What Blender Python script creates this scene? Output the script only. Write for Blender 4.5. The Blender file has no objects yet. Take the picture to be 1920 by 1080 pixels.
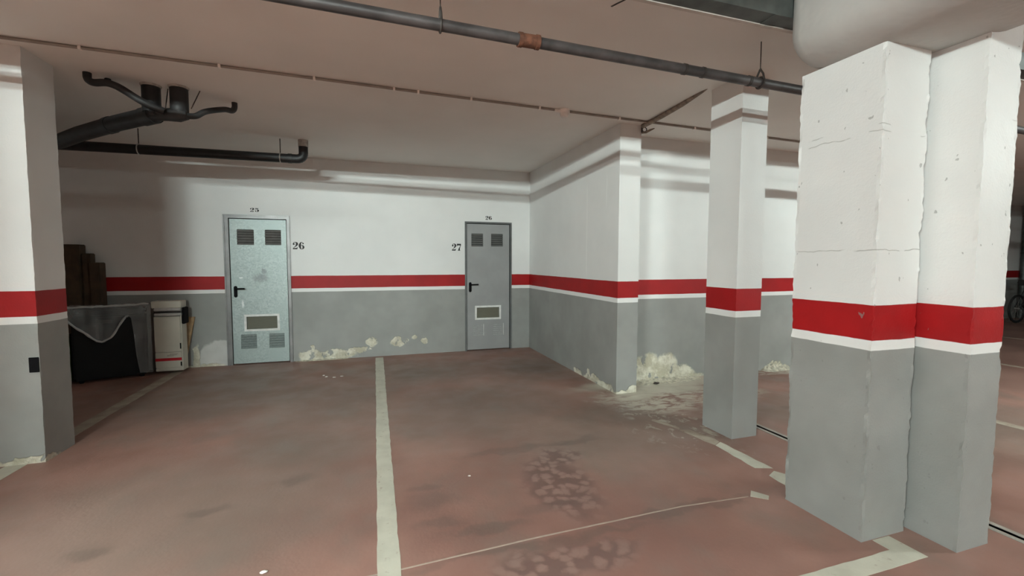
import bpy, bmesh, math, random
from mathutils import Vector, Matrix, noise as mnoise
random.seed(7)
scene = bpy.context.scene
COL = scene.collection

# ------------------------------------------------------------------ camera, world, exposure
YAW, PITCH, ROLL, CAM_H, F_PX = 0.3113, -0.0609, 0.0023, 1.3745, 830.63
cam_data = bpy.data.cameras.new('camera')
cam_data.sensor_width = 36.0
cam_data.lens = F_PX / 1920 * 36.0
cam_data.clip_start = 0.05
cam = bpy.data.objects.new('camera', cam_data)
COL.objects.link(cam)
fwd = Vector((math.sin(YAW) * math.cos(PITCH), math.cos(YAW) * math.cos(PITCH), math.sin(PITCH)))
rgt = Vector((math.cos(YAW), -math.sin(YAW), 0))
upv = rgt.cross(fwd)
r2 = rgt * math.cos(ROLL) + upv * math.sin(ROLL)
u2 = upv * math.cos(ROLL) - rgt * math.sin(ROLL)
m = Matrix((r2, u2, -fwd)).transposed().to_4x4()
m.translation = (0, 0, CAM_H)
cam.matrix_world = m
scene.camera = cam

world = bpy.data.worlds.new('world')
scene.world = world
world.use_nodes = True
world.node_tree.nodes['Background'].inputs[0].default_value = (0.6, 0.65, 0.7, 1)
world.node_tree.nodes['Background'].inputs[1].default_value = 0.02

vs = scene.view_settings
vs.view_transform = 'Standard'
vs.look = 'None'
vs.gamma = 1.0
vs.use_curve_mapping = False
vs.exposure = 1.66
scene.cycles.diffuse_bounces = 5
scene.cycles.glossy_bounces = 2
scene.cycles.max_bounces = 8
scene.cycles.caustics_reflective = False
scene.cycles.caustics_refractive = False
TUBE = 400.0            # radiance of the fluorescent tubes
# x0, x1, y, scale and place of each ceiling lamp
LAMPS = [(-3.5, -1.9, -1.1, 1.9, 'over the aisle in front of the broad pillar'), (-2.25, -0.75, -6.0, 1.9, 'over the rear aisle, away from the beam'),
         (3.25, 4.75, -6.0, 0.4, 'beside the rear end of the rounded beam'), (5.6, 7.1, 0.1, 0.80, 'beyond the drain slot towards the bicycle')]

# ------------------------------------------------------------------ sizes
H = 2.75
YB = 6.594                      # back wall
XC, PX2, PY, DY = 2.41, 2.653, 3.967, 4.307
ZR1, ZR2, ZW = 1.1674, 0.9967, 0.9482
XL, XR, YN, DXE = -15.0, 18.0, -14.0, 6.5

# ------------------------------------------------------------------ mesh helpers
class MB:
    def __init__(self):
        self.v = []; self.f = []
    def add(self, vs, fs):
        o = len(self.v)
        self.v += [tuple(p) for p in vs]
        self.f += [tuple(i + o for i in f) for f in fs]
        return self
    def box(self, x0, x1, y0, y1, z0, z1):
        return self.add([(x0, y0, z0), (x1, y0, z0), (x1, y1, z0), (x0, y1, z0), (x0, y0, z1), (x1, y0, z1), (x1, y1, z1), (x0, y1, z1)],
                        [(0, 3, 2, 1), (4, 5, 6, 7), (0, 1, 5, 4), (1, 2, 6, 5), (2, 3, 7, 6), (3, 0, 4, 7)])
    def bbox(self, x0, x1, y0, y1, z0, z1, b=0.004):
        # box with chamfered edges
        bm = bmesh.new()
        bmesh.ops.create_cube(bm, size=1)
        for v in bm.verts:
            v.co = Vector(((x0 + x1) / 2 + v.co.x * (x1 - x0), (y0 + y1) / 2 + v.co.y * (y1 - y0), (z0 + z1) / 2 + v.co.z * (z1 - z0)))
        bmesh.ops.bevel(bm, geom=bm.edges[:], offset=b, segments=2, affect='EDGES')
        bm.verts.index_update()
        self.add([v.co[:] for v in bm.verts], [[v.index for v in f.verts] for f in bm.faces])
        bm.free()
        return self
    def tube(self, pts, r, n=12, cap=True):
        pts = [Vector(p) for p in pts]
        rr = r if isinstance(r, (list, tuple)) else [r] * len(pts)
        up = None; rings = []
        for i, p in enumerate(pts):
            t = (pts[min(i + 1, len(pts) - 1)] - pts[max(i - 1, 0)]).normalized()
            if up is None:
                up = Vector((0, 0, 1)) if abs(t.z) < .9 else Vector((1, 0, 0))
            a = (up - t * up.dot(t)).normalized(); up = a
            b = t.cross(a)
            rings.append([p + (a * math.cos(2 * math.pi * k / n) + b * math.sin(2 * math.pi * k / n)) * rr[i] for k in range(n)])
        vs = [q for g in rings for q in g]; fs = []
        for i in range(len(pts) - 1):
            for k in range(n):
                k2 = (k + 1) % n
                fs.append((i * n + k, i * n + k2, (i + 1) * n + k2, (i + 1) * n + k))
        if cap:
            fs.append(tuple(range(n - 1, -1, -1)))
            fs.append(tuple((len(pts) - 1) * n + k for k in range(n)))
        return self.add(vs, fs)
    def torus(self, c, axis, R, r, n=24, k=8, a0=0, a1=2 * math.pi):
        c = Vector(c); ax = Vector(axis).normalized()
        u = ax.orthogonal().normalized(); w = ax.cross(u)
        full = abs(a1 - a0 - 2 * math.pi) < 1e-6
        vs = []; fs = []
        N = n if full else n + 1
        for i in range(N):
            t = a0 + (a1 - a0) * i / n
            d = u * math.cos(t) + w * math.sin(t)
            for j in range(k):
                p = 2 * math.pi * j / k
                vs.append(c + d * (R + r * math.cos(p)) + ax * r * math.sin(p))
        for i in range(n):
            i2 = (i + 1) % N
            for j in range(k):
                j2 = (j + 1) % k
                fs.append((i * k + j, i2 * k + j, i2 * k + j2, i * k + j2))
        return self.add(vs, fs)
    def lathe(self, c, prof, n=20):
        # profile (radius, z) about a vertical axis through c
        c = Vector(c); vs = []; fs = []
        for (r, z) in prof:
            for k in range(n):
                a = 2 * math.pi * k / n
                vs.append(c + Vector((r * math.cos(a), r * math.sin(a), z)))
        for i in range(len(prof) - 1):
            for k in range(n):
                k2 = (k + 1) % n
                fs.append((i * n + k, i * n + k2, (i + 1) * n + k2, (i + 1) * n + k))
        fs.append(tuple(range(n - 1, -1, -1)))
        fs.append(tuple((len(prof) - 1) * n + k for k in range(n)))
        return self.add(vs, fs)
    def poly_z(self, pts, z0, z1):
        # horizontal polygon extruded from z0 to z1
        n = len(pts)
        vs = [(x, y, z0) for x, y in pts] + [(x, y, z1) for x, y in pts]
        fs = [tuple(range(n - 1, -1, -1)), tuple(range(n, 2 * n))]
        fs += [(i, (i + 1) % n, n + (i + 1) % n, n + i) for i in range(n)]
        return self.add(vs, fs)
    def build(self, name, mat, parent=None, smooth=False, fix=True):
        me = bpy.data.meshes.new(name)
        me.from_pydata(self.v, [], self.f)
        if fix:
            bm = bmesh.new(); bm.from_mesh(me)
            bmesh.ops.recalc_face_normals(bm, faces=bm.faces)
            bm.to_mesh(me); bm.free()
        me.materials.append(mat)
        if smooth:
            for p in me.polygons: p.use_smooth = True
            me.set_sharp_from_angle(angle=math.radians(40))
        me.update()
        o = bpy.data.objects.new(name, me)
        COL.objects.link(o)
        if parent: o.parent = parent
        return o

def tag(o, label=None, cat=None, group=None, kind=None):
    if label: o['label'] = label
    if cat: o['category'] = cat
    if group: o['group'] = group
    if kind: o['kind'] = kind
    return o
def empty(name, loc=(0, 0, 0)):
    o = bpy.data.objects.new(name, None); COL.objects.link(o)
    o.empty_display_size = 0.1
    o.location = loc
    return o
def thing(name, label, cat, group=None):
    # parts are modelled in world coordinates, so the Empty stays at the origin
    return tag(empty(name), label, cat, group)
def part_label(o, label):
    o['label'] = label
    return o

# ------------------------------------------------------------------ material helpers
class NT:
    def __init__(self, name):
        self.m = bpy.data.materials.new(name); self.m.use_nodes = True
        self.t = self.m.node_tree
        self.b = self.t.nodes['Principled BSDF']
        self.out = self.t.nodes['Material Output']
        self.pos = self.t.nodes.new('ShaderNodeNewGeometry').outputs['Position']
        self.cache = {}
    def n(self, kind, **kw):
        nd = self.t.nodes.new(kind)
        for k, v in kw.items(): setattr(nd, k, v)
        return nd
    def set(self, sock, v):
        if isinstance(v, bpy.types.NodeSocket): self.t.links.new(v, sock)
        else: sock.default_value = v
    def math(self, op, a, b=0.0, c=0.0, clamp=False):
        nd = self.n('ShaderNodeMath', operation=op, use_clamp=clamp)
        self.set(nd.inputs[0], a); self.set(nd.inputs[1], b); self.set(nd.inputs[2], c)
        return nd.outputs[0]
    def vmath(self, op, a, b=(0, 0, 0)):
        nd = self.n('ShaderNodeVectorMath', operation=op)
        self.set(nd.inputs[0], a); self.set(nd.inputs[1], b)
        return nd.outputs['Value'] if op in ('LENGTH', 'DOT_PRODUCT', 'DISTANCE') else nd.outputs['Vector']
    def noise(self, scale, detail=4, rough=.55, vec=None, stretch=None, col=False, dist=0.0):
        key = (scale, detail, rough, stretch, col, dist, vec.node.name if vec else None)
        if key in self.cache: return self.cache[key]
        detail = min(detail, 3)
        nd = self.n('ShaderNodeTexNoise')
        v = vec or self.pos
        if stretch: v = self.vmath('MULTIPLY', v, stretch)
        self.t.links.new(v, nd.inputs['Vector'])
        nd.inputs['Scale'].default_value = scale; nd.inputs['Detail'].default_value = detail
        nd.inputs['Roughness'].default_value = rough; nd.inputs['Distortion'].default_value = dist
        self.cache[key] = nd.outputs['Color'] if col else nd.outputs[0]
        return self.cache[key]
    def ramp(self, v, a, b, lo=0.0, hi=1.0):
        nd = self.n('ShaderNodeMapRange', clamp=True, interpolation_type='SMOOTHSTEP')
        self.set(nd.inputs[0], v)
        for i, x in enumerate((a, b, lo, hi)): nd.inputs[i + 1].default_value = x
        return nd.outputs[0]
    def mix(self, f, a, b):
        nd = self.n('ShaderNodeMix', data_type='RGBA')
        self.set(nd.inputs[0], f)
        self.set(nd.inputs[6], a if isinstance(a, bpy.types.NodeSocket) else (*a, 1))
        self.set(nd.inputs[7], b if isinstance(b, bpy.types.NodeSocket) else (*b, 1))
        return nd.outputs[2]
    def sep(self, v=None):
        nd = self.n('ShaderNodeSeparateXYZ'); self.t.links.new(v or self.pos, nd.inputs[0])
        return nd.outputs
    def warp(self, amp, scale, detail=3):
        c = self.noise(scale, detail, col=True)
        d = self.vmath('SUBTRACT', c, (.5, .5, .5))
        d = self.vmath('MULTIPLY', d, (amp, amp, amp))
        return self.vmath('ADD', self.pos, d)
    def blobs(self, vec, lst, soft=.25):
        # union of soft ellipsoids (centre, radii) with a shape of their own
        res = None
        for c, r in lst:
            d = self.vmath('SUBTRACT', vec, c)
            d = self.vmath('MULTIPLY', d, tuple(1 / q for q in r))
            k = self.ramp(self.vmath('LENGTH', d), 1 + soft, 1 - soft)
            res = k if res is None else self.math('MAXIMUM', res, k)
        return res
    def bump(self, h, strength=.3, dist=.01, prev=None):
        nd = self.n('ShaderNodeBump'); nd.inputs['Strength'].default_value = strength
        nd.inputs['Distance'].default_value = dist
        self.t.links.new(h, nd.inputs['Height'])
        if prev: self.t.links.new(prev, nd.inputs['Normal'])
        return nd.outputs[0]
    def done(self, col=None, rough=.6, metal=0.0, normal=None, spec=None):
        if col is not None: self.set(self.b.inputs['Base Color'], col if isinstance(col, bpy.types.NodeSocket) else (*col, 1))
        self.set(self.b.inputs['Roughness'], rough)
        self.set(self.b.inputs['Metallic'], metal)
        if spec is not None: self.b.inputs['Specular IOR Level'].default_value = spec
        if normal: self.t.links.new(normal, self.b.inputs['Normal'])
        return self.m

WHITE, RED, GREY = (.78, .785, .775), (.34, .006, .008), (.30, .305, .292)
PEEL = (.60, .57, .46)

def simple(name, col, rough=.5, metal=0.0, var=.12, scale=12, bump=0.0, bscale=60):
    t = NT(name)
    n = t.noise(scale, 4)
    dark = tuple(c * (1 - var) for c in col); lite = tuple(min(1, c * (1 + var)) for c in col)
    c = t.mix(t.ramp(n, .3, .7), dark, lite)
    nm = t.bump(t.noise(bscale, 3), bump, .004) if bump else None
    return t.done(c, rough, metal, nm)

def paint_mat(name, peels=(), patches=(), edge=.002, grain=.25, specks=.0, cracks=False, runs=()):
    """plaster wall: white above, red band, white line, grey below; peeled where the plaster has come off"""
    t = NT(name)
    w = t.warp(edge * 2, 9)
    z = t.math('ADD', t.sep(w)[2], t.math('MULTIPLY', t.math('SUBTRACT', t.noise(2.2, 2), .5), edge * 4))
    var = t.ramp(t.noise(1.3, 5, .6), .3, .75)
    white = t.mix(var, tuple(c * .93 for c in WHITE), WHITE)
    grey = t.mix(t.ramp(t.noise(2.0, 6, .6), .3, .7), tuple(c * .90 for c in GREY), tuple(c * 1.08 for c in GREY))
    red = t.mix(t.ramp(t.noise(4, 4), .3, .7), tuple(c * .9 for c in RED), tuple(c * 1.08 for c in RED))
    c = t.mix(t.ramp(z, ZR1 - .0015, ZR1 + .0015), red, white)
    c = t.mix(t.ramp(z, ZR2 - .0015, ZR2 + .0015), WHITE, c)
    c = t.mix(t.ramp(z, ZW - .0015, ZW + .0015), grey, c)
    h = t.noise(90, 1, .6)
    nm = t.bump(h, grain, .003)
    if specks: nm = t.bump(t.noise(6, 2, .55), grain, .02, nm)
    if specks:
        sp = t.ramp(t.noise(26, 2, .5, stretch=(1, 1, .7)), .755 - specks, .775 - specks)
        c = t.mix(t.math('MULTIPLY', sp, .55), c, (.22, .22, .21))
        nm = t.bump(t.math('SUBTRACT', 1.0, sp), .25, .003, nm)
    if cracks:
        xyz = t.sep()
        for z0, x1_, th in ((1.985, 2.60, .50), (1.43, 2.60, .46), (2.02, 3.0, .60)):
            d = t.math('ABSOLUTE', t.math('SUBTRACT', t.math('ADD', xyz[2], t.math('MULTIPLY', t.math('SUBTRACT', t.noise(5, 4), .5), .06)), z0))
            cm = t.math('MULTIPLY', t.ramp(d, .0035, .0008), t.ramp(t.noise(6, 3), th - .03, th + .04))
            cm = t.math('MULTIPLY', cm, t.ramp(xyz[0], x1_ + .01, x1_ - .01))
            c = t.mix(t.math('MULTIPLY', cm, .6), c, (.35, .34, .32))
            nm = t.bump(t.math('SUBTRACT', 1.0, cm), .4, .004, nm)
    for (ry, z0, z1) in runs:
        q = t.sep(t.warp(.02, 3))
        rm = t.math('MULTIPLY', t.ramp(t.math('ABSOLUTE', t.math('SUBTRACT', q[1], ry)), .012, .004), t.math('MULTIPLY', t.ramp(q[2], z0, z0 + .15), t.ramp(q[2], z1, z1 - .15)))
        c = t.mix(t.math('MULTIPLY', rm, .55), c, (.90, .91, .89))
        nm = t.bump(rm, .3, .003, nm)
    if patches:
        pm = t.blobs(t.warp(.10, 7), patches, .08)
        c = t.mix(t.math('MULTIPLY', pm, .9), c, t.mix(t.noise(9, 5), (.50, .50, .48), (.66, .66, .64)))
    if peels:
        ww = t.warp(.14, 7, 5)
        pm = t.blobs(ww, peels, .12)
        br = t.ramp(t.noise(9, 5, .62, stretch=(1.3, 1.3, .8)), .37, .43)
        pm = t.math('MULTIPLY', pm, br)
        pc = t.mix(t.ramp(t.noise(8, 5, .65), .35, .65), (.46, .43, .33), (.72, .70, .60))
        c = t.mix(pm, c, pc)
        nm = t.bump(t.math('SUBTRACT', t.math('MULTIPLY', t.noise(35, 2, .65), pm), t.math('MULTIPLY', pm, 1.2)), .8, .012, nm)
    return t.done(c, .55, 0, nm, .35)

# ------------------------------------------------------------------ materials
# floor: red-brown paint, grey grime, damp salt bloom near the box wall, blistered patch
t = NT('floor_paint')
w1 = t.warp(.5, 1.6, 4); w2 = t.warp(.20, 6, 4)
base = t.mix(t.ramp(t.noise(.9, 5, .6), .35, .68), (.255, .135, .108), (.36, .205, .166))
base = t.mix(t.math('MULTIPLY', t.ramp(t.noise(2.3, 6, .6, stretch=(1, .7, 1)), .45, .72), .55), base, (.215, .168, .142))
base = t.mix(t.math('MULTIPLY', t.ramp(t.noise(14, 5, .65), .45, .75), .22), base, (.28, .15, .12))
grime = t.blobs(w1, [((.55, 5.5, 0), (1.0, .6, 1)), ((2.0, 5.3, 0), (.7, .6, 1)), ((1.0, 4.0, 0), (1.0, .8, 1)),
                     ((-.4, 4.6, 0), (.7, .9, 1)), ((1.9, 3.2, 0), (.9, .7, 1)), ((-1.0, 2.8, 0), (.9, .7, 1)),
                     ((-1.6, 5.2, 0), (.9, 1.0, 1)), ((-.5, 3.5, 0), (.5, .5, 1)), ((3.9, 3.0, 0), (.8, .35, 1)), ((5, 2.2, 0), (1.0, .6, 1))], .6)
base = t.mix(t.math('MULTIPLY', grime, .60), base, (.20, .165, .138))
dark = t.blobs(w2, [((.30, 2.66, 0), (.09, .06, 1)), ((.34, 2.47, 0), (.14, .10, 1)), ((.32, 2.26, 0), (.12, .06, 1)),
                    ((-1.27, 2.5, 0), (.09, .05, 1)), ((.55, 2.13, 0), (.22, .035, 1)), ((.95, 2.22, 0), (.20, .05, 1)),
                    ((2.0, 5.25, 0), (.35, .25, 1)), ((.5, 5.45, 0), (.3, .25, 1)), ((1.45, 3.0, 0), (.25, .05, 1)), ((.95, 3.0, 0), (.35, .05, 1)),
                    ((-.45, 3.0, 0), (.10, .06, 1)), ((-.9, 2.75, 0), (.12, .05, 1)), ((1.7, 1.98, 0), (.5, .03, 1)), ((.8, 1.93, 0), (.6, .03, 1)),
                    ((3.8, 3.08, 0), (.15, .05, 1))], .5)
base = t.mix(t.math('MULTIPLY', dark, .38), base, (.105, .083, .072))
bl_area = t.blobs(w2, [((1.10, 2.45, 0), (.20, .38, 1)), ((1.22, 2.78, 0), (.16, .12, 1)), ((.85, 1.78, 0), (.35, .12, 1))], .3)
vor = t.n('ShaderNodeTexVoronoi', feature='F1', voronoi_dimensions='2D'); vor.inputs['Scale'].default_value = 13
t.t.links.new(t.warp(.12, 10, 3), vor.inputs['Vector'])
cell = t.ramp(vor.outputs['Distance'], .15, .55)
base = t.mix(t.math('MULTIPLY', t.math('MULTIPLY', bl_area, cell), .75), base, (.150, .090, .080))
base = t.mix(t.math('MULTIPLY', t.math('MULTIPLY', bl_area, t.math('SUBTRACT', 1.0, cell)), .5), base, (.30, .21, .18))
salt_a = t.blobs(w1, [((3.05, 4.1, 0), (.75, .35, 1)), ((2.75, 3.75, 0), (.55, .40, 1)), ((3.3, 3.7, 0), (.6, .3, 1)), ((4.9, 4.2, 0), (.4, .14, 1))], .35)
salt_n = t.ramp(t.noise(7, 6, .65, stretch=(1, 1.9, 1), dist=.6), .38, .58)
salt_b = t.blobs(w1, [((3.0, 4.20, 0), (.85, .22, 1)), ((2.95, 3.93, 0), (.55, .14, 1)), ((2.55, 3.78, 0), (.25, .08, 1))], .4)
salt = t.math('MAXIMUM', t.math('MULTIPLY', t.math('MULTIPLY', salt_a, salt_n), .75), t.math('MULTIPLY', salt_b, .85))
salt_s = t.math('MULTIPLY', t.blobs(w1, [((2.45, 3.4, 0), (.35, .8, 1))], .5), t.ramp(t.noise(9, 5, .6, stretch=(1.2, 1, 1), dist=.8), .55, .66))
salt = t.math('MAXIMUM', salt, t.math('MULTIPLY', salt_s, .6))
base = t.mix(salt, base, t.mix(t.noise(5, 4), (.42, .40, .32), (.68, .66, .56)))
nm = t.bump(t.noise(45, 1, .6), .08, .010)
M_FLOOR = t.done(base, t.ramp(t.noise(3, 4), .3, .7, .36, .55), 0, nm, .4)

t = NT('ceiling_plaster')
c = t.mix(t.ramp(t.noise(.8, 3, .6), .3, .7), (.76, .735, .70), (.82, .795, .76))
M_CEIL = t.done(c, .8, 0, None, .2)

M_BACK = paint_mat('back_wall_paint',
    peels=[((-.80, YB, .06), (.14, .2, .09)), ((-.45, YB, .06), (.28, .2, .07)), ((-.77, YB, .15), (.03, .2, .07)), ((-.15, YB, .11), (.16, .2, .035)),
           ((.01, YB, .22), (.07, .2, .08)), ((.40, YB, .20), (.13, .2, .07)), ((.62, YB, .24), (.05, .2, .04)), ((.76, YB, .19), (.04, .2, .05)), ((-2.05, YB, .0), (.25, .2, .05)),
           ((-2.12, YB, .10), (.05, .2, .20))],
    patches=[((-1.88, YB, .12), (.20, .3, .22)), ((-1.95, YB, .02), (.22, .3, .10))])
M_SIDE = paint_mat('side_wall_paint', runs=((4.66, 1.15, 2.3), (4.22, 1.9, 2.35)), peels=[((XC, 4.35, .01), (.2, .38, .06)), ((XC, 4.85, .02), (.2, .10, .05)), ((XC, 4.58, .07), (.2, .04, .05)), ((2.46, PY, .0), (.10, .05, .04)), ((2.60, PY, .02), (.05, .05, .06))])
M_BOXW = paint_mat('box_wall_paint', peels=[((3.02, DY, .12), (.20, .2, .20)), ((3.28, DY, .12), (.16, .2, .17)), ((3.50, DY, .05), (.18, .2, .10)), ((3.2, DY, .0), (.6, .2, .07)), ((4.93, DY, .05), (.13, .2, .05))])
def band_mat(name):
    t = NT(name)
    z = t.sep()[2]
    c = t.mix(t.math('GREATER_THAN', z, ZR1), RED, WHITE)
    c = t.mix(t.math('GREATER_THAN', z, ZR2), WHITE, c)
    c = t.mix(t.math('GREATER_THAN', z, ZW), GREY, c)
    return t.done(c, .55, 0, None, .35)
M_PLAIN = band_mat('far_wall_paint')
t = NT('plain_floor_paint')
M_FLOOR2 = t.done(t.mix(t.ramp(t.noise(.9, 3, .6), .35, .68), (.235, .130, .105), (.31, .185, .152)), .45, 0, None, .4)
M_PIL = paint_mat('pillar_paint', edge=.003, grain=.3, specks=.035, cracks=True)
M_PIL2 = paint_mat('pillar_paint_smooth', edge=.002, grain=.2, specks=.0,
    peels=[((-2.3, 3.77, .0), (.4, .2, .045))])
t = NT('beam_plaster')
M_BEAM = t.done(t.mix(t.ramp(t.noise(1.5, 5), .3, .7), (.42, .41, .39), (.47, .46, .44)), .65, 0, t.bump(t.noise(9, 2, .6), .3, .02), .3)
def line_paint(name, a, b, wear):
    t = NT(name)
    c = t.mix(t.ramp(t.noise(7, 5), .3, .7), a, b)
    c = t.mix(t.math('MULTIPLY', t.ramp(t.noise(16, 6, .7), .60, .70), wear), c, (.22, .12, .09))
    return t.done(c, .55, 0, t.bump(t.noise(60, 3), .15, .003), .3)
M_LINE = line_paint('line_paint', (.50, .49, .41), (.58, .57, .48), .35)
M_LINE2 = line_paint('worn_line_paint', (.30, .24, .19), (.42, .37, .30), .6)
M_JOINT = simple('joint_filler', (.44, .36, .30), .7)
M_SLOT = simple('slot_dark', (.02, .018, .016), .8)
M_RAIL = simple('drain_edge', (.36, .33, .29), .6)
M_BLACKNUM = simple('stencil_paint', (.012, .012, .012), .6)
# galvanised sheet of the first door
t = NT('galvanised_sheet')
v = t.n('ShaderNodeTexVoronoi'); v.inputs['Scale'].default_value = 55
t.t.links.new(t.pos, v.inputs['Vector'])
sp = t.sep(v.outputs['Color'])[0]
c = t.mix(sp, (.30, .35, .34), (.40, .46, .45))
c = t.mix(t.ramp(t.noise(3, 5), .4, .7), c, (.34, .40, .39))
sm = t.blobs(t.warp(.10, 14, 3), [((-1.37, 6.55, 1.14), (.09, .2, .05)), ((-1.33, 6.55, 1.22), (.03, .2, .03))], .5)
c = t.mix(t.math('MULTIPLY', sm, .6), c, (.16, .17, .17))
wh = t.blobs(t.warp(.03, 20, 3), [((-1.59, 6.55, .80), (.012, .2, .05)), ((-1.60, 6.55, 1.15), (.025, .2, .010))], .4)
c = t.mix(t.math('MULTIPLY', wh, .7), c, (.75, .76, .75))
M_GALV = t.done(c, .48, .35, t.bump(t.noise(4, 3), .12, .02))
M_GREYDOOR = simple('grey_door_paint', (.30, .305, .305), .45, .0, .06, 3)
M_FRAME1 = simple('door_frame_metal', (.20, .195, .195), .4, .4, .15, 6)
M_FRAME2 = simple('door_frame_grey', (.14, .145, .145), .5, .1, .15, 6)
M_LOUV = simple('louver_metal', (.22, .21, .20), .5, .2)
M_LOUV2 = simple('louver_grey', (.15, .15, .145), .5, .1)
M_PALE = simple('pale_grey_paint', (.36, .365, .36), .5, 0, .2, 30)
M_DARK = simple('dark_void', (.035, .033, .03), .8)
M_WPVC = simple('white_plastic', (.74, .75, .73), .4)
t = NT('vent_mesh')
wv = t.n('ShaderNodeTexWave', bands_direction='Z'); wv.inputs['Scale'].default_value = 26
t.t.links.new(t.pos, wv.inputs['Vector'])
M_MESH = t.done(t.mix(wv.outputs['Fac'], (.10, .10, .075), (.17, .165, .125)), .6, 0, t.bump(wv.outputs['Fac'], .5, .004))
M_BLKPL = simple('black_plastic', (.005, .005, .006), .7)
M_BLKPL.node_tree.nodes['Principled BSDF'].inputs['Specular IOR Level'].default_value = .12
M_PIPE = simple('galvanised_pipe', (.075, .066, .066), .45, .4, .35, 7, .2, 30)
M_RUST = simple('rusted_iron', (.13, .050, .028), .75, .2, .4, 25, .5, 60)
M_IRON = simple('dark_iron', (.055, .045, .04), .6, .4, .3, 20)
M_TRAYM = simple('tray_metal', (.10, .11, .105), .5, .5, .3, 6)
M_TRAYE = simple('tray_edge', (.56, .52, .48), .5, .1)
M_BPIPE = simple('black_drain_pipe', (.012, .012, .013), .5, 0, .3, 8)
M_BPIPE2 = simple('dusty_black_pipe', (.018, .018, .019), .6, 0, .35, 9)
M_CEMENT = simple('cement_collar', (.40, .38, .35), .85, 0, .2, 30, .5, 50)
M_STEEL = simple('zinc_clamp', (.50, .49, .47), .35, .8)
M_COND = simple('conduit_plastic', (.30, .26, .23), .5)
M_COND2 = simple('old_conduit', (.24, .19, .15), .7, 0, .3, 25, .4, 40)
M_CREAM = simple('cream_plastic', (.88, .82, .78), .45)
M_LAMPH = simple('lamp_housing', (.70, .70, .68), .5)
M_CARD = simple('brown_cardboard', (.060, .036, .020), .85, 0, .2, 10)
M_BOARD = simple('pale_chipboard', (.36, .24, .13), .75, 0, .2, 14)
M_BLACKBOX = simple('black_board', (.004, .004, .004), .9, 0, .2, 10)
M_APPL = simple('cream_enamel', (.62, .60, .52), .35, 0, .05, 4)
M_CHROME = simple('brushed_chrome', (.70, .70, .69), .30, .55, .1, 20)
M_REDP = simple('red_tape', (.50, .012, .022), .45)
M_REDB = simple('red_bucket_plastic', (.16, .010, .018), .4)
M_GREEN = simple('green_plastic', (.055, .085, .015), .5)
M_BAG = simple('white_bag', (.45, .46, .45), .5)
M_FLAKE = simple('paint_chip', (.80, .78, .74), .6)
M_PLASTER = simple('crumbled_plaster', (.52, .49, .40), .9, 0, .3, 25, .6, 60)
M_TYRE = simple('tyre_rubber', (.012, .012, .012), .7)
M_BIKE = simple('bike_frame_paint', (.03, .03, .035), .35, .2)
t = NT('clear_sheeting')
tr = t.n('ShaderNodeBsdfTransparent'); tr.inputs[0].default_value = (.92, .93, .93, 1)
t.done((.55, .57, .57), .35)
mx = t.n('ShaderNodeMixShader')
t.set(mx.inputs[0], t.ramp(t.noise(5, 4, .6), .3, .8, .18, .42))
t.t.links.new(tr.outputs[0], mx.inputs[1]); t.t.links.new(t.b.outputs[0], mx.inputs[2])
t.t.links.new(mx.outputs[0], t.out.inputs[0])
M_SHEET = t.m
t = NT('clear_sheeting_fold')
tr = t.n('ShaderNodeBsdfTransparent')
t.done((.60, .61, .60), .4)
mx = t.n('ShaderNodeMixShader'); mx.inputs[0].default_value = .62
t.t.links.new(tr.outputs[0], mx.inputs[1]); t.t.links.new(t.b.outputs[0], mx.inputs[2])
t.t.links.new(mx.outputs[0], t.out.inputs[0])
M_SHEETF = t.m

# ------------------------------------------------------------------ the shell
def struct(o):
    return tag(o, kind='structure')

SLOT = (3.052, 3.084)
mb = MB()
FX0, FX1, FY0 = -4.0, 6.5, 1.0          # the bays in view carry the detailed paint
mb.box(FX0, SLOT[0], FY0, YB + .3, -.12, 0).box(SLOT[1], FX1, FY0, YB + .3, -.12, 0).box(SLOT[0], SLOT[1], 3.2, YB + .3, -.12, 0)
n_rich = 18
mb.box(XL, FX0, YN, YB + .3, -.12, 0).box(FX0, SLOT[0], YN, FY0, -.12, 0).box(SLOT[1], FX1, YN, FY0, -.12, 0).box(FX1, XR, YN, YB + .3, -.12, 0)
mb.box(SLOT[0], SLOT[1], YN, 3.2, -.12, -.05)
floor = struct(mb.build('floor', M_FLOOR, fix=False))
floor.data.materials.append(M_FLOOR2)
for p in floor.data.polygons:
    p.material_index = 0 if p.index < n_rich else 1
struct(MB().box(XL, XR, YN, YB + .3, H, H + .2).build('ceiling', M_CEIL)); ceiling = COL.objects['ceiling']

D1 = (-1.777, -1.0096, 1.962); D2 = (1.375, 2.104, 1.962)
mb = MB()
mb.box(XL, D1[0], YB, YB + .18, 0, H).box(D1[1], D2[0], YB, YB + .18, 0, H).box(D2[1], PX2, YB, YB + .18, 0, H)
mb.box(D1[0], D1[1], YB, YB + .18, D1[2], H).box(D2[0], D2[1], YB, YB + .18, D2[2], H)
wall_back = struct(mb.build('wall_back', M_BACK))
struct(MB().box(XC, PX2, PY, YB, 0, H).build('wall_side', M_SIDE))
struct(MB().box(PX2, DXE, DY, YB, 0, H).build('wall_box', M_BOXW)); wall_box = COL.objects['wall_box']
struct(MB().box(DXE, XR, YB, YB + .18, 0, H).build('wall_far', M_PLAIN))
struct(MB().box(XL - .2, XL, YN, YB + .2, 0, H).build('wall_left', M_PLAIN))
struct(MB().box(XR, XR + .2, YN, YB + .2, 0, H).build('wall_right', M_PLAIN))
struct(MB().box(XL, XR, YN - .2, YN, 0, H).build('wall_rear', M_PLAIN))

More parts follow.
